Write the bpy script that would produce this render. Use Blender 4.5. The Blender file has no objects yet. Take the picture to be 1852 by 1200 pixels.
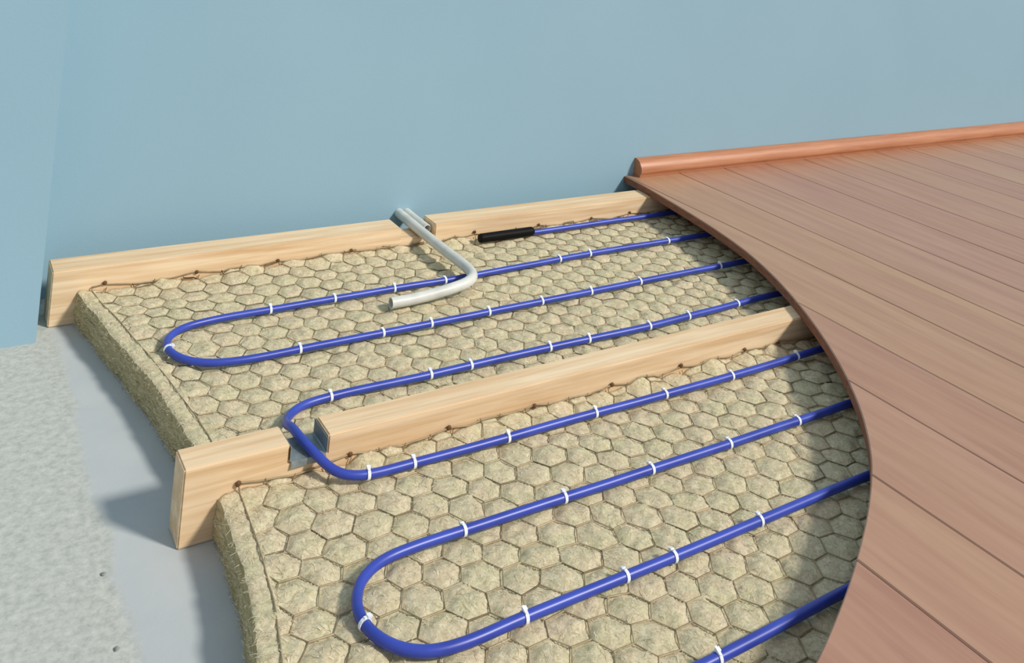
import bpy, bmesh, math, random
import numpy as np
from mathutils import Vector, Matrix

random.seed(7)
scene = bpy.context.scene
COL = scene.collection

# ------------------------------------------------------------------ camera
cam_d = bpy.data.cameras.new('camera')
cam = bpy.data.objects.new('camera', cam_d)
COL.objects.link(cam)
right = Vector((0.825577, -0.555832, 0.097332))
down = Vector((0.080738, -0.054358, -0.995252))
fwd = Vector((0.558483, 0.829516, 0.0))
m = Matrix((right, -down, -fwd)).transposed().to_4x4()
m.translation = (0, 0, 1.0)
cam.matrix_world = m
cam_d.sensor_fit = 'HORIZONTAL'
cam_d.sensor_width = 36.0
cam_d.lens = 36.0 * 1689.7 / 1852
cam_d.shift_x = -0.04115
cam_d.shift_y = -0.42078
cam_d.clip_start = 0.02
scene.camera = cam

# ------------------------------------------------------------------ world, sun, exposure
world = bpy.data.worlds.new('world')
scene.world = world
world.use_nodes = True
bg = world.node_tree.nodes['Background']
bg.inputs[0].default_value = (0.82, 0.89, 1.0, 1)
bg.inputs[1].default_value = 0.51
sun_d = bpy.data.lights.new('sun', 'SUN')
sun_d.energy = 3.3
sun_d.color = (1.0, 0.955, 0.88)
sun_d.angle = math.radians(8)
sun = bpy.data.objects.new('sun', sun_d)
COL.objects.link(sun)
sun.location = (2.5, -3.0, 3.5)
sun.rotation_euler = Vector((-0.085, 0.112, -0.118)).to_track_quat('-Z', 'Y').to_euler()
vs = scene.view_settings
vs.view_transform = 'Standard'
vs.look = 'None'
vs.gamma = 1.0
vs.use_curve_mapping = False
vs.exposure = 0.0

# ------------------------------------------------------------------ helpers
def lin(r, g, b):
    f = lambda c: ((c / 255 + 0.055) / 1.055) ** 2.4 if c > 10 else c / 255 / 12.92
    return (f(r), f(g), f(b), 1)

class NT:
    def __init__(s, name):
        s.mat = bpy.data.materials.new(name)
        s.mat.use_nodes = True
        s.t = s.mat.node_tree
        s.b = s.t.nodes['Principled BSDF']
    def n(s, kind, **kw):
        nd = s.t.nodes.new(kind)
        for k, v in kw.items():
            setattr(nd, k, v)
        return nd
    def l(s, a, b):
        s.t.links.new(a, b)
    def coords(s, scale=(1, 1, 1), what='Object'):
        tc = s.n('ShaderNodeTexCoord')
        mp = s.n('ShaderNodeMapping')
        mp.inputs['Scale'].default_value = scale
        s.l(tc.outputs[what], mp.inputs['Vector'])
        return mp.outputs[0]
    def noise(s, vec, scale, detail=4, rough=0.55, dist=0.0):
        nd = s.n('ShaderNodeTexNoise')
        nd.inputs['Scale'].default_value = scale
        nd.inputs['Detail'].default_value = detail
        nd.inputs['Roughness'].default_value = rough
        nd.inputs['Distortion'].default_value = dist
        s.l(vec, nd.inputs['Vector'])
        return nd.outputs['Fac']
    def ramp(s, fac, stops):
        r = s.n('ShaderNodeValToRGB')
        el = r.color_ramp.elements
        while len(el) < len(stops):
            el.new(0.5)
        for e, (p, c) in zip(el, stops):
            e.position = p
            e.color = c
        s.l(fac, r.inputs[0])
        return r.outputs[0]
    def mix(s, fac, a, b, blend='MIX'):
        mx = s.n('ShaderNodeMix', data_type='RGBA', blend_type=blend)
        for sock, v in ((mx.inputs[0], fac), (mx.inputs[6], a), (mx.inputs[7], b)):
            if isinstance(v, (int, float)):
                sock.default_value = v
            elif isinstance(v, tuple):
                sock.default_value = v
            else:
                s.l(v, sock)
        return mx.outputs[2]
    def bump(s, h, strength, dist=0.01):
        bp = s.n('ShaderNodeBump')
        bp.inputs['Strength'].default_value = strength
        bp.inputs['Distance'].default_value = dist
        s.l(h, bp.inputs['Height'])
        s.l(bp.outputs[0], s.b.inputs['Normal'])
    def done(s, color, rough=0.6, spec=0.4, metal=0.0):
        if isinstance(color, tuple):
            s.b.inputs['Base Color'].default_value = color
        else:
            s.l(color, s.b.inputs['Base Color'])
        s.b.inputs['Roughness'].default_value = rough
        s.b.inputs['Specular IOR Level'].default_value = spec
        s.b.inputs['Metallic'].default_value = metal
        return s.mat

M = {}
# painted wall
t = NT('wall_paint'); v = t.coords()
c = t.ramp(t.noise(v, 1.3, 3), [(0.3, lin(142, 174, 190)), (0.7, lin(147, 179, 194))])
t.bump(t.noise(v, 160, 3), 0.10, 0.002)
M['wall'] = t.done(c, 0.85, 0.15)
# concrete: a rough speckled slab with a smoother, cooler strip along the construction
t = NT('concrete'); v = t.coords()
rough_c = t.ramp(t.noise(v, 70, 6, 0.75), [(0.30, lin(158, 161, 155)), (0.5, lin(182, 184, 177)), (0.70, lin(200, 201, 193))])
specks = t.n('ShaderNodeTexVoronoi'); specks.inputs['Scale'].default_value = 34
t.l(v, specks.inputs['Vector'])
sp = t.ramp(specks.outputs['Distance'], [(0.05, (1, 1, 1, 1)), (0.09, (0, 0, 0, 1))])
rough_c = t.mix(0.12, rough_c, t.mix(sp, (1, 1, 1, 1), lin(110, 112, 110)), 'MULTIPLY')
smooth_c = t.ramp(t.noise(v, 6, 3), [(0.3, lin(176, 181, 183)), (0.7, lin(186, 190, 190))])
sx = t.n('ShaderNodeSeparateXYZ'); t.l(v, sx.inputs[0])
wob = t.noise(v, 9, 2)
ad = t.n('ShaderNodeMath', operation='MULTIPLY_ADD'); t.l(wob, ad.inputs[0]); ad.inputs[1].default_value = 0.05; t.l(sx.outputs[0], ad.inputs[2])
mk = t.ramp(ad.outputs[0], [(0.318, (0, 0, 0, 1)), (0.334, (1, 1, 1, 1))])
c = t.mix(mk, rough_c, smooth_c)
t.bump(t.noise(v, 170, 5, 0.7), 0.12, 0.003)
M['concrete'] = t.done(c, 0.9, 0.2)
# pine
t = NT('pine_wood'); v = t.coords((1.2, 26, 30))
fine = t.noise(v, 3.0, 5, 0.6, 0.4)
v2 = t.coords((0.7, 9, 11))
broad = t.noise(v2, 2.2, 3, 0.5, 1.2)
c = t.mix(t.ramp(broad, [(0.38, (0, 0, 0, 1)), (0.62, (1, 1, 1, 1))]), lin(218, 184, 141), lin(235, 210, 173))
c = t.mix(0.35, c, t.ramp(fine, [(0.35, lin(194, 152, 108)), (0.6, lin(240, 216, 184))]))
t.bump(fine, 0.12, 0.002)
M['pine'] = t.done(c, 0.62, 0.25)
# mineral wool
t = NT('mineral_wool'); v = t.coords()
c1 = t.ramp(t.noise(v, 60, 5, 0.65, 0.6), [(0.28, lin(166, 152, 114)), (0.5, lin(208, 194, 158)), (0.72, lin(234, 222, 192))])
c2 = t.ramp(t.noise(v, 26, 3, 0.5), [(0.35, lin(200, 197, 152)), (0.5, lin(213, 199, 165)), (0.65, lin(222, 195, 168))])
c = t.mix(0.45, c1, c2)
c3 = t.ramp(t.noise(t.coords((1, 1, 1)), 170, 4, 0.7, 1.0), [(0.34, lin(150, 138, 108)), (0.5, lin(208, 196, 162)), (0.66, lin(246, 238, 214))])
c = t.mix(0.42, c, c3)
hb = t.noise(t.coords((1, 1, 1.6)), 240, 5, 0.75, 0.8)
t.bump(hb, 0.55, 0.004)
M['wool'] = t.done(c, 1.0, 0.05)
# cut face of the slab: layered, browner fibre, with side shade painted in
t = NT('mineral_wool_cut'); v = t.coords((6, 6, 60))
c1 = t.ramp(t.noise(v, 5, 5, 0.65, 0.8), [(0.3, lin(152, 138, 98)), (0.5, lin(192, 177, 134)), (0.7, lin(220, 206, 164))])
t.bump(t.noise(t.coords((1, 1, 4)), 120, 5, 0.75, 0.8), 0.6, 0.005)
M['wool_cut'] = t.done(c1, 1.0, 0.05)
t = NT('wool_fibre'); v = t.coords()
M['fibre'] = t.done(t.ramp(t.noise(v, 90, 2), [(0.35, lin(178, 164, 126)), (0.65, lin(240, 230, 202))]), 0.9, 0.1)
# wire
t = NT('netting_wire'); v = t.coords()
c = t.ramp(t.noise(v, 35, 3), [(0.35, lin(138, 122, 94)), (0.65, lin(168, 152, 120))])
M['wire'] = t.done(c, 0.55, 0.4, 0.2)
# blue cable
t = NT('blue_cable'); v = t.coords()
c = t.ramp(t.noise(v, 14, 2), [(0.35, lin(44, 62, 160)), (0.65, lin(54, 74, 176))])
M['cable'] = t.done(c, 0.38, 0.55)
t = NT('black_rubber'); v = t.coords()
M['black'] = t.done(t.ramp(t.noise(v, 60, 2), [(0.4, lin(5, 5, 5)), (0.6, lin(9, 9, 9))]), 0.6, 0.15)
t = NT('white_nylon'); v = t.coords()
M['tie'] = t.done(t.ramp(t.noise(v, 80, 2), [(0.4, lin(226, 230, 238)), (0.6, lin(240, 243, 248))]), 0.4, 0.5)
t = NT('grey_plastic'); v = t.coords()
M['pipe'] = t.done(t.ramp(t.noise(v, 24, 3), [(0.35, lin(198, 198, 190)), (0.65, lin(216, 216, 208))]), 0.42, 0.5)
t = NT('nail_steel'); v = t.coords()
M['nail'] = t.done(t.ramp(t.noise(v, 90, 2), [(0.4, lin(84, 58, 38)), (0.6, lin(110, 78, 50))]), 0.6, 0.3, 0.3)
t = NT('stone'); v = t.coords()
M['chip'] = t.done(t.ramp(t.noise(v, 200, 2), [(0.4, lin(122, 126, 124)), (0.6, lin(146, 150, 146))]), 0.9, 0.2)
t = NT('dull_foil'); v = t.coords()
c = t.ramp(t.noise(v, 50, 3), [(0.35, lin(128, 138, 140)), (0.65, lin(158, 166, 166))])
t.bump(t.noise(v, 90, 3), 0.4, 0.003)
M['foil'] = t.done(c, 0.45, 0.5, 0.5)
# laminate boards
t = NT('laminate_board')
oi = t.n('ShaderNodeObjectInfo')
tc = t.n('ShaderNodeTexCoord')
off = t.n('ShaderNodeVectorMath', operation='MULTIPLY_ADD')
cmb = t.n('ShaderNodeCombineXYZ')
for k in range(3):
    t.l(oi.outputs['Random'], cmb.inputs[k])
t.l(cmb.outputs[0], off.inputs[0]); off.inputs[1].default_value = (5, 13, 3); t.l(tc.outputs['Object'], off.inputs[2])
mp = t.n('ShaderNodeMapping'); mp.inputs['Scale'].default_value = (22, 1.6, 8); t.l(off.outputs[0], mp.inputs['Vector'])
g1 = t.noise(mp.outputs[0], 1.6, 5, 0.6, 0.5)
mp2 = t.n('ShaderNodeMapping'); mp2.inputs['Scale'].default_value = (7, 1.2, 5); t.l(off.outputs[0], mp2.inputs['Vector'])
g2 = t.noise(mp2.outputs[0], 1.5, 3, 0.5, 0.8)
base = t.ramp(oi.outputs['Random'], [(0.0, lin(168, 122, 96)), (0.35, lin(176, 136, 100)), (0.65, lin(170, 124, 102)), (1.0, lin(180, 140, 106))])
c = t.mix(t.ramp(g2, [(0.35, (0, 0, 0, 1)), (0.65, (0.45, 0.45, 0.45, 1))]), base, lin(168, 120, 104))
c = t.mix(0.22, c, t.ramp(g1, [(0.35, lin(150, 102, 74)), (0.65, lin(206, 168, 134))]))
M['laminate'] = t.done(c, 0.33, 0.75)
t = NT('board_core'); v = t.coords((6, 6, 60))
M['core'] = t.done(t.ramp(t.noise(v, 6, 4), [(0.35, lin(120, 76, 56)), (0.65, lin(150, 98, 74))]), 0.7, 0.3)
t = NT('moulding_wood'); v = t.coords((1.5, 30, 30))
c = t.ramp(t.noise(v, 3, 5, 0.6, 0.5), [(0.3, lin(168, 108, 72)), (0.7, lin(192, 132, 96))])
M['moulding'] = t.done(c, 0.4, 0.45)

def mesh_obj(name, verts, faces, mat, parent=None, smooth=False):
    me = bpy.data.meshes.new(name)
    verts = [tuple(map(float, v)) for v in verts] if not isinstance(verts, np.ndarray) else verts.tolist()
    me.from_pydata(verts, [], faces)
    me.update()
    if isinstance(mat, (list, tuple)):
        for q in mat: me.materials.append(q)
    else:
        me.materials.append(mat)
    if smooth:
        me.shade_smooth()
    o = bpy.data.objects.new(name, me)
    COL.objects.link(o)
    if parent is not None:
        o.parent = parent
        o.location = -parent.location
    return o

def fix_normals(o):
    bm = bmesh.new(); bm.from_mesh(o.data)
    bmesh.ops.recalc_face_normals(bm, faces=bm.faces)
    bm.to_mesh(o.data); bm.free()

def rebase(o):
    co = np.empty(len(o.data.vertices) * 3, dtype=np.float32)
    o.data.vertices.foreach_get('co', co)
    co = co.reshape(-1, 3)
    lo, hi = co.min(0), co.max(0)
    b = np.array([(lo[0] + hi[0]) / 2, (lo[1] + hi[1]) / 2, lo[2]], dtype=np.float32)
    o.data.vertices.foreach_set('co', (co - b).ravel())
    o.data.update()
    o.location = Vector(b.tolist())

def tag(o, label=None, cat=None, group=None, kind=None):
    if label: o['label'] = label
    if cat: o['category'] = cat
    if group: o['group'] = group
    if kind: o['kind'] = kind
    return o

def empty(name, loc):
    o = bpy.data.objects.new(name, None)
    o.empty_display_size = 0.05
    COL.objects.link(o)
    o.location = loc
    return o

def box(name, x0, x1, y0, y1, z0, z1, mat, bevel=0.0, parent=None):
    bm = bmesh.new()
    bmesh.ops.create_cube(bm, size=1)
    for v in bm.verts:
        v.co = Vector(((x0 + x1) / 2 + v.co.x * (x1 - x0), (y0 + y1) / 2 + v.co.y * (y1 - y0), (z0 + z1) / 2 + v.co.z * (z1 - z0)))
    if bevel:
        bmesh.ops.bevel(bm, geom=bm.edges[:], offset=bevel, segments=2, affect='EDGES')
    me = bpy.data.meshes.new(name); bm.to_mesh(me); bm.free()
    me.materials.append(mat)
    o = bpy.data.objects.new(name, me); COL.objects.link(o)
    if parent is not None:
        o.parent = parent; o.location = -parent.location
    return o

def catmull(pts, n=10):
    P = [np.array(p, float) for p in pts]
    P = [2 * P[0] - P[1]] + P + [2 * P[-1] - P[-2]]
    out = []
    for i in range(1, len(P) - 2):
        p0, p1, p2, p3 = P[i - 1:i + 3]
        # centripetal parameterisation
        t0 = 0.0
        t1 = t0 + max(np.linalg.norm(p1 - p0), 1e-6) ** 0.5
        t2 = t1 + max(np.linalg.norm(p2 - p1), 1e-6) ** 0.5
        t3 = t2 + max(np.linalg.norm(p3 - p2), 1e-6) ** 0.5
        for k in range(n):
            u = t1 + (t2 - t1) * k / n
            A1 = (t1 - u) / (t1 - t0) * p0 + (u - t0) / (t1 - t0) * p1
            A2 = (t2 - u) / (t2 - t1) * p1 + (u - t1) / (t2 - t1) * p2
            A3 = (t3 - u) / (t3 - t2) * p2 + (u - t2) / (t3 - t2) * p3
            B1 = (t2 - u) / (t2 - t0) * A1 + (u - t0) / (t2 - t0) * A2
            B2 = (t3 - u) / (t3 - t1) * A2 + (u - t1) / (t3 - t1) * A3
            out.append((t2 - u) / (t2 - t1) * B1 + (u - t1) / (t2 - t1) * B2)
    out.append(P[-2])
    return np.array(out)

def tube(path, radius, seg=12, inner=None):
    """tube along a path; with inner radius it is an open pipe with wall thickness"""
    path = np.asarray(path, float)
    n = len(path)
    T = np.gradient(path, axis=0)
    T /= np.linalg.norm(T, axis=1)[:, None]
    up = np.array([0, 0, 1.0])
    V, F = [], []
    def ring(i, r):
        s = np.cross(T[i], up); s /= np.linalg.norm(s)
        w = np.cross(s, T[i])
        return [path[i] + r * (math.cos(a) * s + math.sin(a) * w) for a in np.arange(seg) * 2 * math.pi / seg]
    for i in range(n): V += ring(i, radius)
    for i in range(n - 1):
        for k in range(seg):
            k2 = (k + 1) % seg
            F.append((i * seg + k, i * seg + k2, (i + 1) * seg + k2, (i + 1) * seg + k))
    if inner is None:
        F.append(tuple(range(seg))[::-1]); F.append(tuple((n - 1) * seg + k for k in range(seg)))
    else:
        o = len(V)
        for i in range(n): V += ring(i, inner)
        for i in range(n - 1):
            for k in range(seg):
                k2 = (k + 1) % seg
                F.append((o + i * seg + k2, o + i * seg + k, o + (i + 1) * seg + k, o + (i + 1) * seg + k2))
        for base in (0, (n - 1) * seg):
            for k in range(seg):
                k2 = (k + 1) % seg
                F.append((base + k, o + base + k, o + base + k2, base + k2))
    return V, F

# numpy value noise
_rng = np.random.default_rng(3)
_tab = _rng.random((128, 128))
def vnoise(x, y):
    xi = np.floor(x).astype(int); yi = np.floor(y).astype(int)
    fx = x - xi; fy = y - yi
    fx = fx * fx * (3 - 2 * fx); fy = fy * fy * (3 - 2 * fy)
    a = _tab[xi % 128, yi % 128]; b = _tab[(xi + 1) % 128, yi % 128]
    c_ = _tab[xi % 128, (yi + 1) % 128]; d = _tab[(xi + 1) % 128, (yi + 1) % 128]
    return (a * (1 - fx) + b * fx) * (1 - fy) + (c_ * (1 - fx) + d * fx) * fy - 0.5
def fbm(x, y, f, o=3):
    s = 0; a = 1.0
    for k in range(o):
        s = s + a * vnoise(x * f + 17.3 * k, y * f + 5.1 * k); f *= 2.03; a *= 0.5
    return s

# ------------------------------------------------------------------ dimensions
H = 0.118                      # joist height
J1 = (2.176, 2.250)            # back joist, y range
J2 = (1.3875, 1.4445)          # middle joist, y range
WALL = 2.325
ZT = 0.066                     # top of the wool
LAM = 0.022                    # laminate thickness
RC = 0.0072                    # cable radius

# ------------------------------------------------------------------ setting
o = box('floor', -2.5, 6.5, -2.5, WALL, -0.08, 0.0, M['concrete']); tag(o, kind='structure')
o['label'] = 'pale grey speckled concrete subfloor'
o = box('wall_back', 0.20, 6.5, WALL, WALL + 0.12, -0.08, 3.2, M['wall']); tag(o, kind='structure')
o['label'] = 'plain light blue painted wall'
o = box('wall_left', -2.5, 0.264, 2.118, WALL + 0.12, -0.08, 3.2, M['wall']); tag(o, kind='structure')
o['label'] = 'light blue projecting wall left of the back joist'

# ------------------------------------------------------------------ joists
def joist(label, x0, x1, yr, notch, nails):
    root = empty('floor_joist', ((x0 + x1) / 2, (yr[0] + yr[1]) / 2, 0))
    tag(root, label, 'joist', 'pine floor joists')
    n0, n1, zb = notch
    prof = [(x0, 0), (x1, 0), (x1, H), (n1, H), (n1, zb), (n0, zb), (n0, H), (x0, H)]
    bm = bmesh.new()
    f = bm.faces.new([bm.verts.new((x, yr[0], z)) for x, z in prof])
    r = bmesh.ops.extrude_face_region(bm, geom=[f])
    for v in r['geom']:
        if isinstance(v, bmesh.types.BMVert): v.co.y = yr[1]
    bmesh.ops.recalc_face_normals(bm, faces=bm.faces)
    bmesh.ops.bevel(bm, geom=bm.edges[:], offset=0.0022, segments=2, affect='EDGES')
    me = bpy.data.meshes.new('beam'); bm.to_mesh(me); bm.free(); me.materials.append(M['pine'])
    b = bpy.data.objects.new('beam', me); COL.objects.link(b); b.parent = root; b.location = -root.location
    for nx, nz in nails:
        nn = bpy.data.objects.new('nail', NAIL); COL.objects.link(nn); nn.parent = root
        nn.location = Vector((nx, yr[0], nz)) - root.location
        nn.rotation_euler = (random.uniform(-.15, .15), random.uniform(0, 6), random.uniform(-.15, .15))
    return root

# nail: domed head with a stub of shank, axis along y, standing proud of the face
prof = [(0.0, 0.004), (0.0016, 0.004), (0.0016, -0.003), (0.0046, -0.0032), (0.0044, -0.0045), (0.0026, -0.0056), (0.0, -0.006)]
V, F = [], []
seg = 10
for r, y in prof:
    for k in range(seg):
        a = 2 * math.pi * k / seg
        V.append((r * math.cos(a), y, r * math.sin(a)))
for i in range(len(prof) - 1):
    for k in range(seg):
        F.append((i * seg + k, i * seg + (k + 1) % seg, (i + 1) * seg + (k + 1) % seg, (i + 1) * seg + k))
NAIL = bpy.data.meshes.new('nail'); NAIL.from_pydata(V, [], F); NAIL.materials.append(M['nail']); NAIL.shade_smooth()

joist('long pale pine joist lying along the foot of the blue wall', 0.290, 4.8, J1, (1.092, 1.190, 0.088),
      [(0.393, .082), (0.585, .079), (0.772, .08), (0.957, .08), (1.31, .085), (1.518, .081), (1.704, .079), (1.85, .08)])
joist('pale pine joist between the two wool slabs, notched for the blue cable', 0.384, 4.8, J2, (0.541, 0.604, 0.090),
      [(0.464, .079), (0.642, .079), (0.821, .08), (0.997, .078), (1.176, .08), (1.354, .082), (1.536, .08), (1.64, .077)])

# foil saddle in the notch of the middle joist
def liner():
    x0, x1, zb, tk = 0.5425, 0.6025, 0.0903, 0.0009
    ya, yb = J2[0] - 0.002, J2[1] + 0.002
    # strip running over the notch bottom, up both cheeks, with a lip folded over the front
    cs = [(x0, H - 0.004), (x0, zb + 0.002), (x0 + 0.002, zb), (x1 - 0.002, zb), (x1, zb + 0.002), (x1, H - 0.004)]
    V, F = [], []
    for y in (ya, (ya + yb) / 2, yb):
        for x, z in cs: V.append((x, y, z))
    n = len(cs)
    for j in range(2):
        for i in range(n - 1):
            F.append((j * n + i, j * n + i + 1, (j + 1) * n + i + 1, (j + 1) * n + i))
    b = len(V)
    V += [(x0 + 0.001, ya - 0.0012, zb - 0.010), (x1 - 0.001, ya - 0.0012, zb - 0.008)]
    F += [(2, b, b + 1, 3)]
    o = mesh_obj('foil_liner', V, F, M['foil'])
    md = o.modifiers.new('thickness', 'SOLIDIFY'); md.thickness = tk; md.offset = 1
    rebase(o)
    tag(o, 'grey foil liner folded into the notch of the middle joist', 'foil')
liner()

# ------------------------------------------------------------------ wool slabs and netting
EDGE = np.array([(2.25, .325), (2.139, .348), (1.982, .378), (1.824, .401), (1.663, .420), (1.538, .432), (1.445, .438), (1.386, .439),
                 (1.317, .437), (1.256, .433), (1.19, .427), (1.133, .417), (1.064, .403), (.95, .368), (.8, .30), (.6, .17)])
_pf = np.polyfit(EDGE[:, 0], EDGE[:, 1], 4)
def xedge(y): return np.polyval(_pf, y)

DH = 0.055
SH = DH / math.sqrt(3)
def warp(x, y):
    return 0.016 * fbm(x, y, 9, 2), 0.016 * fbm(x + 31, y + 9, 9, 2)
def hexfield(x, y):
    wx, wy = warp(x, y)
    px, py = x + wx, y + wy
    best = None
    for ox, oy in ((0, 0), (1.5 * SH, DH / 2)):
        cx = np.round((px - ox) / (3 * SH)) * 3 * SH + ox
        cy = np.round((py - oy) / DH) * DH + oy
        dx, dy = px - cx, py - cy
        mm = np.maximum(np.abs(dy), np.maximum(np.abs(dx * math.cos(math.pi / 6) + dy * .5), np.abs(dx * math.cos(math.pi / 6) - dy * .5))) / (DH / 2)
        best = mm if best is None else np.minimum(best, mm)
    return np.clip(1 - best, 0, 1)

def slab_top(x, y, y1):
    """height of the wool between the wires, before the pillows; rises where it is pressed against a joist face at y1"""
    d = np.clip((0.05 - (y1 - y)) / 0.05, 0, 1)
    return ZT + (0.007 + 0.012 * fbm(x, y * 0 + 3.3, 16, 3)) * d * d + 0.004 * fbm(x, y, 7, 2)

def wool_slab(label, xr, y0, y1, step=0.0044):
    ny = int((y1 - y0) / step) + 1
    nx = int((xr - 0.40) / step) + 1
    yy = np.linspace(y0, y1, ny)
    tt = np.linspace(0, 1, nx)
    Yg, Tg = np.meshgrid(yy, tt, indexing='ij')
    rag = 0.004 * fbm(Yg * 0 + 1.7, Yg, 30, 3)
    xe = xedge(Yg) + rag
    Xg = xe + Tg * (xr - xe)
    hf = hexfield(Xg, Yg)
    Z = slab_top(Xg, Yg, y1)
    dl = Xg - xe
    inm = np.clip((dl - 0.022) / 0.02, 0, 1)           # no pillows outside the netting
    pil = 1 - (1 - np.clip(hf * 1.25, 0, 1)) ** 2.4
    Z = Z - 0.0058 * (1 - pil) * inm
    Z = Z + 0.0042 * fbm(Xg, Yg, 55, 3) + 0.002 * fbm(Xg, Yg, 150, 2)
    Z = Z - 0.003 * np.clip(1 - dl / 0.006, 0, 1) ** 2  # soft arris on the cut side
    P = np.stack([Xg, Yg, Z], -1).reshape(-1, 3)
    idx = np.arange(ny * nx).reshape(ny, nx)
    F = np.stack([idx[:-1, :-1], idx[:-1, 1:], idx[1:, 1:], idx[1:, :-1]], -1).reshape(-1, 4).tolist()
    V = [P]; base = ny * nx
    ntop = len(F)
    # cut left side: rows of vertices going down, fibrous and uneven
    nr = 14
    V.append(P[idx[:, 0]].copy()); prev = np.arange(base, base + ny); base += ny   # crisp arris: own vertices
    for r in range(1, nr + 1):
        f = r / nr
        z = Z[:, 0] * (1 - f)
        yv = Yg[:, 0]
        bulge = 0.004 * fbm(yv, z * 3 + 2, 45, 3) + 0.003 * fbm(yv * .4, z * 6 + 4, 60, 2)
        xx = xe[:, 0] - 0.003 * math.sin(math.pi * f) + (bulge if r < nr else bulge * .5)
        V.append(np.stack([xx, yv, z], -1))
        cur = np.arange(base, base + ny); base += ny
        F += np.stack([prev[:-1], prev[1:], cur[1:], cur[:-1]], -1).tolist()
        prev = cur
    ncut = len(F)
    # remaining sides straight down, and the underside
    cl = prev
    def drop(ring):
        nonlocal base
        q = P[ring].copy(); q[:, 2] = 0
        V.append(q); cur = np.arange(base, base + len(ring)); base += len(ring)
        return cur
    rr = drop(idx[:, -1]); F.extend(np.stack([idx[1:, -1], idx[:-1, -1], rr[:-1], rr[1:]], -1).tolist())
    fr = drop(idx[0, :]); F.extend(np.stack([idx[0, 1:], idx[0, :-1], fr[:-1], fr[1:]], -1).tolist())
    bk = drop(idx[-1, :]); F.extend(np.stack([idx[-1, :-1], idx[-1, 1:], bk[1:], bk[:-1]], -1).tolist())
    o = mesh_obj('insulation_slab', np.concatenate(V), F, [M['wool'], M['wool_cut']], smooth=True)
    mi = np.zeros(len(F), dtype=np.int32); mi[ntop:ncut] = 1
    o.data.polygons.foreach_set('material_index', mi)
    rebase(o)
    # loose fibres standing off the surface
    rg = np.random.default_rng(int(y0 * 1000))
    FV, FF = [], []
    nf = 9000
    iy = rg.integers(2, ny - 2, nf); ix = (rg.random(nf) ** 1.3 * (nx * .8)).astype(int)
    src = np.stack([Xg[iy, ix], Yg[iy, ix], Z[iy, ix]], -1)
    ns = 1500
    jy = rg.integers(2, ny - 2, ns); fz = rg.random(ns) * .96
    side = np.stack([xe[jy, 0] - .004, Yg[jy, 0], Z[jy, 0] * fz], -1)
    for q, (pts, onside) in enumerate(((src, False), (side, True))):
        for p in pts:
            a = rg.random() * 6.283; L = .006 + .012 * rg.random()
            d = np.array([math.cos(a), math.sin(a), 0.0]) if not onside else np.array([-.25 * rg.random(), math.cos(a), .45 * math.sin(a)])
            nrm = np.array([0, 0, 1.0]) if not onside else np.array([-1.0, 0, 0])
            bend = np.cross(d, nrm) * rg.normal() * .35
            w = np.cross(d, nrm); w /= max(np.linalg.norm(w), 1e-6); w *= .00028
            hgt = .0004 + .0022 * rg.random()
            b = len(FV)
            for u, hh in ((0, -.0006), (.35, hgt), (.7, hgt * 1.1), (1, .0002)):
                c0 = p + d * L * (u - .5) + bend * L * u * u + nrm * hh
                FV.append(c0 - w); FV.append(c0 + w)
            for k in range(3): FF.append((b + 2 * k, b + 2 * k + 1, b + 2 * k + 3, b + 2 * k + 2))
    fo = mesh_obj('loose_fibres', FV, FF, M['fibre'], o)
    fo['kind'] = 'stuff'
    tag(o, label, 'insulation', 'mineral wool slabs')
    return o

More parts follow.
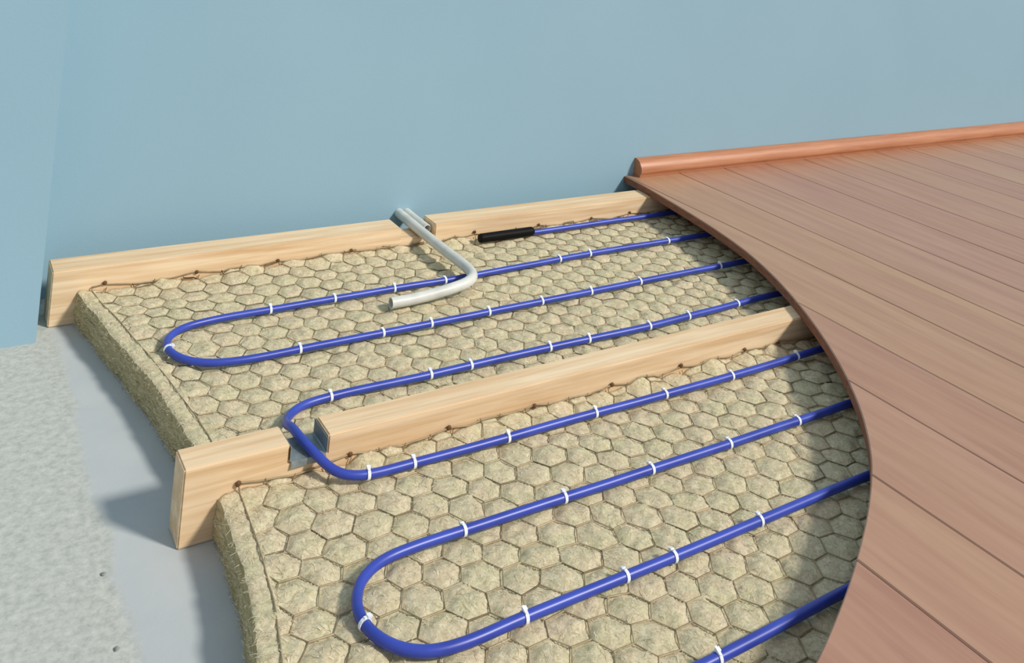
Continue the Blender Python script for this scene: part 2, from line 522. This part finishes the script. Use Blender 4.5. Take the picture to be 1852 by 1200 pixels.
def netting(label, xr, y0, y1, face, nails):
    """hexagonal wire netting on the slab; its far edge is folded up against the joist face at y = face"""
    smax = face - 0.004
    fold = 0.005
    segs = {}
    cols = int(xr / (1.5 * SH)) + 3
    rows = int((y1 + .1) / DH) + 3
    verts = {}
    edges = set()
    for ci in range(0, cols):
        for ri in range(0, rows):
            cx = ci * 1.5 * SH; cy = ri * DH + (DH / 2 if ci % 2 else 0)
            if cy < y0 - .05 or cx > xr: continue
            ks = []
            for k in range(6):
                a = k * math.pi / 3
                vx, vy = cx + SH * math.cos(a), cy + SH * math.sin(a)
                key = (round(vx * 1000), round(vy * 1000)); verts[key] = (vx, vy); ks.append(key)
            for k in range(6):
                e = tuple(sorted((ks[k], ks[(k + 1) % 6]))); edges.add(e)
    def place(q):
        x, y = q
        wx, wy = warp(np.array([x]), np.array([y])); x -= wx[0]; y -= wy[0]
        return x, y
    def lift(x, s):
        xa = np.array([x]); 
        if s <= smax:
            return (x, s, float(slab_top(xa, np.array([s]), y1)[0]) - 0.0030)
        return (x, smax, float(slab_top(xa, np.array([smax]), y1)[0]) + (s - smax))
    V, F = [], []
    def wire(p, q, r):
        p = np.array(p); q = np.array(q); d = q - p; L = np.linalg.norm(d)
        if L < 1e-5: return
        d /= L; up = np.array([0, 0, 1.0]) if abs(d[2]) < .9 else np.array([0, 1.0, 0])
        s = np.cross(d, up); s /= np.linalg.norm(s); w = np.cross(s, d)
        b = len(V)
        for e in (p, q):
            for a in (0, 1.2566, 2.5133, 3.7699, 5.0265):
                V.append(e + r * (math.cos(a) * s + math.sin(a) * w))
        for k in range(5):
            F.append((b + k, b + (k + 1) % 5, b + 5 + (k + 1) % 5, b + 5 + k))
    def inside(x, y):
        return x > xedge(y) + 0.027 and y0 < y < smax + fold and x < xr
    for a, b in sorted(edges):
        (x1_, y1_), (x2_, y2_) = place(verts[a]), place(verts[b])
        i1, i2 = inside(x1_, y1_), inside(x2_, y2_)
        if not i1 and not i2: continue
        if i1 != i2:                                   # cut the wire at the border
            lo, hi = (0.0, 1.0) if i1 else (1.0, 0.0)
            for _ in range(14):
                md = (lo + hi) / 2
                if inside(x1_ + (x2_ - x1_) * md, y1_ + (y2_ - y1_) * md): lo = md
                else: hi = md
            nxp = (x1_ + (x2_ - x1_) * lo, y1_ + (y2_ - y1_) * lo)
            if i1: x2_, y2_ = nxp
            else: x1_, y1_ = nxp
        twisted = abs(verts[a][1] - verts[b][1]) < 1e-4   # the twisted strands run along x
        r = 0.0013 if twisted else 0.0009
        pts = [(x1_ + (x2_ - x1_) * k / 3, y1_ + (y2_ - y1_) * k / 3) for k in range(4)]
        if (y1_ - smax) * (y2_ - smax) < 0:
            kk = (smax - y1_) / (y2_ - y1_); pts = sorted(pts + [(x1_ + (x2_ - x1_) * kk, smax)], key=lambda p: (p[1], p[0]))
        pts = [lift(*p) for p in pts]
        for p, q in zip(pts[:-1], pts[1:]): wire(p, q, r)
    root = empty('wire_netting', ((xr + .45) / 2, (y0 + face) / 2, ZT))
    tag(root, label, 'netting', 'hexagonal wire netting sheets')
    mesh_obj('hexagon_wires', V, F, M['wire'], root)
    # selvedge wire along the cut side, ending at the nail
    ys = np.linspace(y0, smax + fold, 90)
    pth = [lift(float(xedge(y)) + 0.027 + 0.002 * float(fbm(np.array([y]), np.array([.3]), 20, 2)[0]), float(y)) for y in ys]
    pth = np.array(pth); pth[:, 2] += 0.0036
    V2, F2 = tube(pth, 0.0011, 6)
    mesh_obj('edge_wire', V2, F2, M['wire'], root, smooth=True)
    # wire along the folded edge, pulled up to each nail
    xs = np.linspace(float(xedge(smax)) + 0.027, xr, 260)
    zz = []
    for x in xs:
        dn = min(abs(x - q) for q in nails)
        zz.append(max(0.0795 - 0.10 * dn ** 0.9, float(slab_top(np.array([x]), np.array([smax]), y1)[0]) + 0.0005) + 0.0012 * float(fbm(np.array([x]), np.array([7.7]), 40, 2)[0]))
    V3, F3 = tube(np.stack([xs, np.full_like(xs, smax + .0012), np.array(zz)], -1), 0.0014, 6)
    mesh_obj('folded_edge_wire', V3, F3, M['wire'], root, smooth=True)
    return root

wool_slab('mineral wool slab between the blue wall and the middle joist', 2.5, J2[1] + .001, J1[0] - .001)
wool_slab('mineral wool slab in front of the middle joist, with large hexagon bulges', 2.1, 0.25, J2[0] - .001)
netting('hexagonal wire netting over the wool slab nearest the blue wall', 2.15, J2[1] + .006, J1[0] - .001, J1[0], [.393, .585, .772, .957, 1.31, 1.518, 1.704, 1.85])
netting('hexagonal wire netting over the wool slab in front of the middle joist', 1.8, 0.40, J2[0] - .001, J2[0], [.464, .642, .821, .997, 1.176, 1.354, 1.536, 1.64])

# ------------------------------------------------------------------ blue heating cable
ZC = ZT + RC + 0.0035
cable_pts = [
    (1.40, 2.137), (1.60, 2.138), (1.866, 2.137), (2.10, 2.137), (2.20, 2.11), (2.235, 2.05), (2.20, 1.985), (2.10, 1.956),
    (1.904, 1.955), (1.538, 1.955), (1.166, 1.938), (.964, 1.937), (.70, 1.933), (.556, 1.930), (.500, 1.918), (.467, 1.888), (.456, 1.848), (.467, 1.803), (.500, 1.766), (.552, 1.750),
    (.68, 1.748), (.97, 1.749), (1.256, 1.754), (1.55, 1.760), (1.844, 1.761), (2.04, 1.757), (2.11, 1.73), (2.135, 1.665), (2.11, 1.60), (2.04, 1.575),
    (1.812, 1.573), (1.60, 1.566), (1.422, 1.558), (1.146, 1.562), (.876, 1.561), (.679, 1.563), (.615, 1.553), (.583, 1.525),
]
cable3 = [(x, y, ZC) for x, y in cable_pts]
cable3 += [(.573, 1.492, ZC + .010), (.570, 1.460, .1005), (.571, 1.430, .1015), (.576, 1.400, .1005), (.585, 1.372, .094), (.600, 1.348, ZC + .006), (.622, 1.332, ZC + .002), (.652, 1.327, ZC)]
cable3 += [(x, y, ZC) for x, y in [(.73, 1.325), (.902, 1.322), (1.085, 1.322), (1.262, 1.319), (1.48, 1.318), (1.697, 1.323), (1.85, 1.318), (1.92, 1.29), (1.945, 1.235), (1.92, 1.175), (1.85, 1.147),
    (1.567, 1.142), (1.30, 1.142), (1.073, 1.145), (.90, 1.146), (.729, 1.149), (.640, 1.149), (.590, 1.143), (.552, 1.120), (.533, 1.088), (.529, 1.052), (.543, 1.010), (.576, .979), (.62, .969),
    (.713, .970), (.885, .969), (1.147, .969), (1.403, .970), (1.52, .962), (1.575, .93), (1.592, .885), (1.575, .84), (1.52, .812), (1.40, .807),
    (1.151, .807), (.89, .804), (.76, .803), (.71, .79), (.68, .76), (.675, .72), (.695, .68), (.75, .655), (.95, .65), (1.25, .65)]]
path = catmull(cable3, 8)
# resample evenly
dl = np.r_[0, np.cumsum(np.linalg.norm(np.diff(path, axis=0), axis=1))]
NS = int(dl[-1] / 0.011)
path = np.stack([np.interp(np.linspace(0, dl[-1], NS), dl, path[:, k]) for k in range(3)], -1)
for _ in range(3):
    path[1:-1] = (path[:-2] + 2 * path[1:-1] + path[2:]) / 4
for k in range(2):                                   # small hand-laid unevenness
    path[:, k] += 0.0016 * fbm(path[:, 0] + 3 * k, path[:, 1] * 3, 5, 1)
path[:, 2] += 0.0015 * fbm(path[:, 0], path[:, 1], 8, 1)
root = empty('heating_cable', (1.3, 1.4, ZT))
tag(root, 'blue heating cable laid in long loops over the netting', 'cable')
V, F = tube(path, RC, 14)
mesh_obj('jacket', V, F, M['cable'], root, smooth=True)
# black end sleeve with slightly domed shoulders
sl = [(1.304, .006), (1.305, .0105), (1.309, .0122), (1.470, .0122), (1.474, .0105), (1.477, .0085)]
seg = 16; V, F = [], []
for x, r in sl:
    for k in range(seg):
        a = 2 * math.pi * k / seg
        V.append((x, 2.137 + r * math.cos(a), ZT + .0145 + r * math.sin(a)))
for i in range(len(sl) - 1):
    for k in range(seg):
        F.append((i * seg + k, (i + 1) * seg + k, (i + 1) * seg + (k + 1) % seg, i * seg + (k + 1) % seg))
F.append(tuple(range(seg))); F.append(tuple((len(sl) - 1) * seg + k for k in range(seg))[::-1])
s = mesh_obj('end_sleeve', V, F, M['black'], root)
s['label'] = 'black rubber sleeve on the cable end'

# cable ties
def tie_mesh():
    V, F = [], []
    seg = 16; w = 0.0024; ri, ro = RC + .0002, RC + .0015
    for k in range(seg):
        a = 2 * math.pi * k / seg
        c_, s_ = math.cos(a), math.sin(a)
        V += [(-w, ri * c_, ri * s_), (w, ri * c_, ri * s_), (w, ro * c_, ro * s_), (-w, ro * c_, ro * s_)]
    for k in range(seg):
        k2 = (k + 1) % seg
        for j in range(4):
            F.append((k * 4 + j, k * 4 + (j + 1) % 4, k2 * 4 + (j + 1) % 4, k2 * 4 + j))
    def bx(x0, x1, y0, y1, z0, z1):
        b = len(V)
        V.extend([(x, y, z) for x in (x0, x1) for y in (y0, y1) for z in (z0, z1)])
        F.extend([(b, b + 1, b + 3, b + 2), (b + 4, b + 6, b + 7, b + 5), (b, b + 4, b + 5, b + 1), (b + 2, b + 3, b + 7, b + 6), (b, b + 2, b + 6, b + 4), (b + 1, b + 5, b + 7, b + 3)])
    bx(-.0030, .0030, .0015, .0070, RC + .0002, RC + .0036)      # locking head on top
    bx(-.0020, .0020, -.0026, .0016, RC + .0009, RC + .0022)     # strap entering it
    bx(-.0018, .0018, .0068, .0092, RC + .0008, RC + .0018)      # trimmed tail
    me = bpy.data.meshes.new('cable_tie'); me.from_pydata(V, [], F); me.materials.append(M['tie'])
    bm = bmesh.new(); bm.from_mesh(me); bmesh.ops.recalc_face_normals(bm, faces=bm.faces); bm.to_mesh(me); bm.free()
    return me
TIE = tie_mesh()
ORD = ['first', 'second', 'third', 'fourth', 'fifth', 'sixth', 'seventh', 'eighth', 'ninth']
RUN = {'second cable run from wall': [(.682, 1.933), (.823, 1.936), (.962, 1.936), (1.102, 1.937), (1.436, 1.953), (1.54, 1.955), (1.815, 1.955)],
       'third cable run from wall': [(.68, 1.748), (.86, 1.748), (.97, 1.749), (1.115, 1.751), (1.255, 1.754), (1.402, 1.757), (1.554, 1.76), (1.83, 1.761)],
       'cable run behind middle joist': [(.68, 1.563), (.872, 1.561), (.966, 1.561), (1.146, 1.562), (1.249, 1.56), (1.41, 1.558), (1.53, 1.563), (1.70, 1.57)],
       'first cable run before middle joist': [(.648, 1.326), (.731, 1.325), (.902, 1.322), (1.086, 1.322), (1.26, 1.319), (1.436, 1.318), (1.625, 1.321)],
       'second cable run before middle joist': [(.727, 1.149), (.898, 1.146), (1.072, 1.145), (1.25, 1.142), (1.43, 1.142)],
       'third cable run before middle joist': [(.712, .97), (.885, .969), (.969, .969), (1.147, .969)],
       'cable run cut off by the bottom picture edge': [(.896, .804)],
       'bend of the cable loop nearest the wall': [(.458, 1.838)],
       'bend of the cable loop at the bottom centre': [(.5295, 1.047)]}
Tn = np.gradient(path, axis=0); Tn /= np.linalg.norm(Tn, axis=1)[:, None]
for run, spots in RUN.items():
    for i, (x, y) in enumerate(spots):
        j = int(np.argmin((path[:, 0] - x) ** 2 + (path[:, 1] - y) ** 2))
        o = bpy.data.objects.new('cable_tie', TIE); COL.objects.link(o)
        tv = Vector(Tn[j].tolist())
        if tv.x < 0: tv = -tv
        rot = tv.to_track_quat('X', 'Z').to_matrix().to_4x4()
        o.matrix_world = Matrix.Translation(Vector(path[j].tolist())) @ rot @ Matrix.Rotation(random.uniform(-.5, .5), 4, 'X')
        lab = ('white cable tie on the ' + run) if len(spots) == 1 else 'white tie, %s from left, on the %s' % (ORD[i], run)
        tag(o, lab, 'cable tie', 'white cable ties')

# ------------------------------------------------------------------ grey conduits
def conduit(label, pts, r, group=True):
    p = catmull(pts, 10)
    V, F = tube(p, r, 20, r * .80)
    o = mesh_obj('conduit_pipe', V, F, M['pipe'], smooth=True)
    fix_normals(o)
    o.data.set_sharp_from_angle(angle=math.radians(50))
    rebase(o)
    tag(o, label, 'pipe', 'grey conduits at the wall')
    return o
R1 = 0.0125
conduit('long grey conduit bent over the blue cable on the wool', [(1.152, WALL - .0005, .1035), (1.152, 2.25, .1025), (1.152, 2.17, .1015), (1.153, 2.05, .1005), (1.155, 1.985, .100), (1.155, 1.940, .0998),
         (1.152, 1.908, .099), (1.140, 1.883, .0980), (1.117, 1.868, .0955), (1.08, 1.861, .092), (1.04, 1.859, .088), (.98, 1.860, .0825), (.925, 1.861, .0815)], R1)
conduit('short grey conduit stub in the notch of the back joist', [(1.176, WALL - .0005, .1025), (1.176, 2.28, .1018), (1.1765, 2.24, .101), (1.177, 2.196, .1008)], .0115)

# ------------------------------------------------------------------ laminate floor
CURVE = catmull([(1.9400, 2.3235), (1.936, 2.225), (1.922, 2.106), (1.903, 1.966), (1.878, 1.824), (1.843, 1.685), (1.788, 1.540), (1.709, 1.382), (1.617, 1.231), (1.537, 1.120), (1.455, 1.024),
                 (1.372, .944), (1.319, .902), (1.243, .850), (1.170, .806), (1.096, .765), (1.026, .730), (.937, .690), (.80, .64), (.60, .585)], 10)
cx_, cy_ = CURVE[::-1, 0], CURVE[::-1, 1]
lam = empty('laminate_floor', (2.6, 1.0, H))
tag(lam, 'brown wood laminate floor with a curved cut edge over the joists', 'flooring')
ZL0, ZL1 = H + .0003, H + LAM
YF = -0.35
seams = [.72, .928, 1.133, 1.322, 1.540, 1.727, 1.945]
while seams[-1] < 5.6: seams.append(seams[-1] + .205)
def plank(x0, x1):
    g = .0009
    x0 += g; x1 -= g
    poly = [(x0, YF), (x1, YF)]
    if x0 > 1.9405:
        poly += [(x1, WALL - .001), (x0, WALL - .001)]
    else:
        xe = min(x1, 1.9398)
        poly.append((x1, float(np.interp(xe, cx_, cy_))) if x1 < 1.9398 else (x1, WALL - .001))
        if x1 >= 1.9398: poly.append((1.9401, WALL - .001))
        k = [(float(a), float(b)) for a, b in zip(cx_, cy_) if x0 + .002 < a < xe - .002]
        poly += k[::-1]
        poly.append((x0, float(np.interp(x0, cx_, cy_))))
    P = np.array(poly); n = len(P)
    ein = P - np.roll(P, 1, 0); eout = np.roll(P, -1, 0) - P
    ein /= np.linalg.norm(ein, axis=1)[:, None]; eout /= np.linalg.norm(eout, axis=1)[:, None]
    ni = np.stack([-ein[:, 1], ein[:, 0]], -1); no = np.stack([-eout[:, 1], eout[:, 0]], -1)
    bis = ni + no; bis /= np.maximum((bis * ni).sum(1), .4)[:, None]
    Q = P + bis * .0020
    V = [(x, y, ZL0) for x, y in P] + [(x, y, ZL1 - .0022) for x, y in P] + [(x, y, ZL1) for x, y in Q]
    F = [tuple(range(n))[::-1], tuple(range(2 * n, 3 * n))]
    for i in range(n):
        j = (i + 1) % n
        F.append((i, j, n + j, n + i)); F.append((n + i, n + j, 2 * n + j, 2 * n + i))
    o = mesh_obj('plank', V, F, [M['laminate'], M['core']], lam)
    for i in range(n):
        o.data.polygons[2 + 2 * i].material_index = 1
for a, b in zip(seams[:-1], seams[1:]):
    plank(a, b)

# ------------------------------------------------------------------ moulding on the laminate at the wall
prof = [(0, 0), (-.033, 0), (-.034, .006), (-.0355, .010), (-.039, .014), (-.040, .020), (-.0375, .030), (-.032, .040), (-.025, .048), (-.016, .053), (-.008, .055), (0, .055)]
V, F = [], []
n = len(prof)
for x in (1.978, 5.65):
    for dy, z in prof: V.append((x, WALL - .0006 + dy, ZL1 + .0004 + z))
F.append(tuple(range(n))); F.append(tuple(range(n, 2 * n))[::-1])
for i in range(n):
    j = (i + 1) % n
    F.append((i, n + i, n + j, j))
o = mesh_obj('baseboard_back', V, F, M['moulding'], smooth=True)
fix_normals(o)
o.data.set_sharp_from_angle(angle=math.radians(38))
rebase(o)
tag(o, 'reddish brown wooden moulding on the laminate along the wall', kind='structure')

# ------------------------------------------------------------------ two stone chips on the concrete
for (x, y, r, lab) in ((0.2855, 1.3834, .0034, 'tiny dark stone chip on the concrete near the middle joist end'), (0.2805, 1.2398, .0034, 'tiny dark stone chip on the concrete at the bottom edge')):
    bm = bmesh.new(); bmesh.ops.create_icosphere(bm, subdivisions=2, radius=r)
    for v in bm.verts:
        v.co *= 1 + random.uniform(-.22, .22); v.co.z = max(v.co.z * .6, -r * .35)
    zmin = min(v.co.z for v in bm.verts)
    for v in bm.verts: v.co.z -= zmin
    me = bpy.data.meshes.new('stone_chip'); bm.to_mesh(me); bm.free(); me.materials.append(M['chip'])
    o = bpy.data.objects.new('stone_chip', me); COL.objects.link(o); o.location = (x, y, 0)
    tag(o, lab, 'stone', 'stone chips on the concrete')
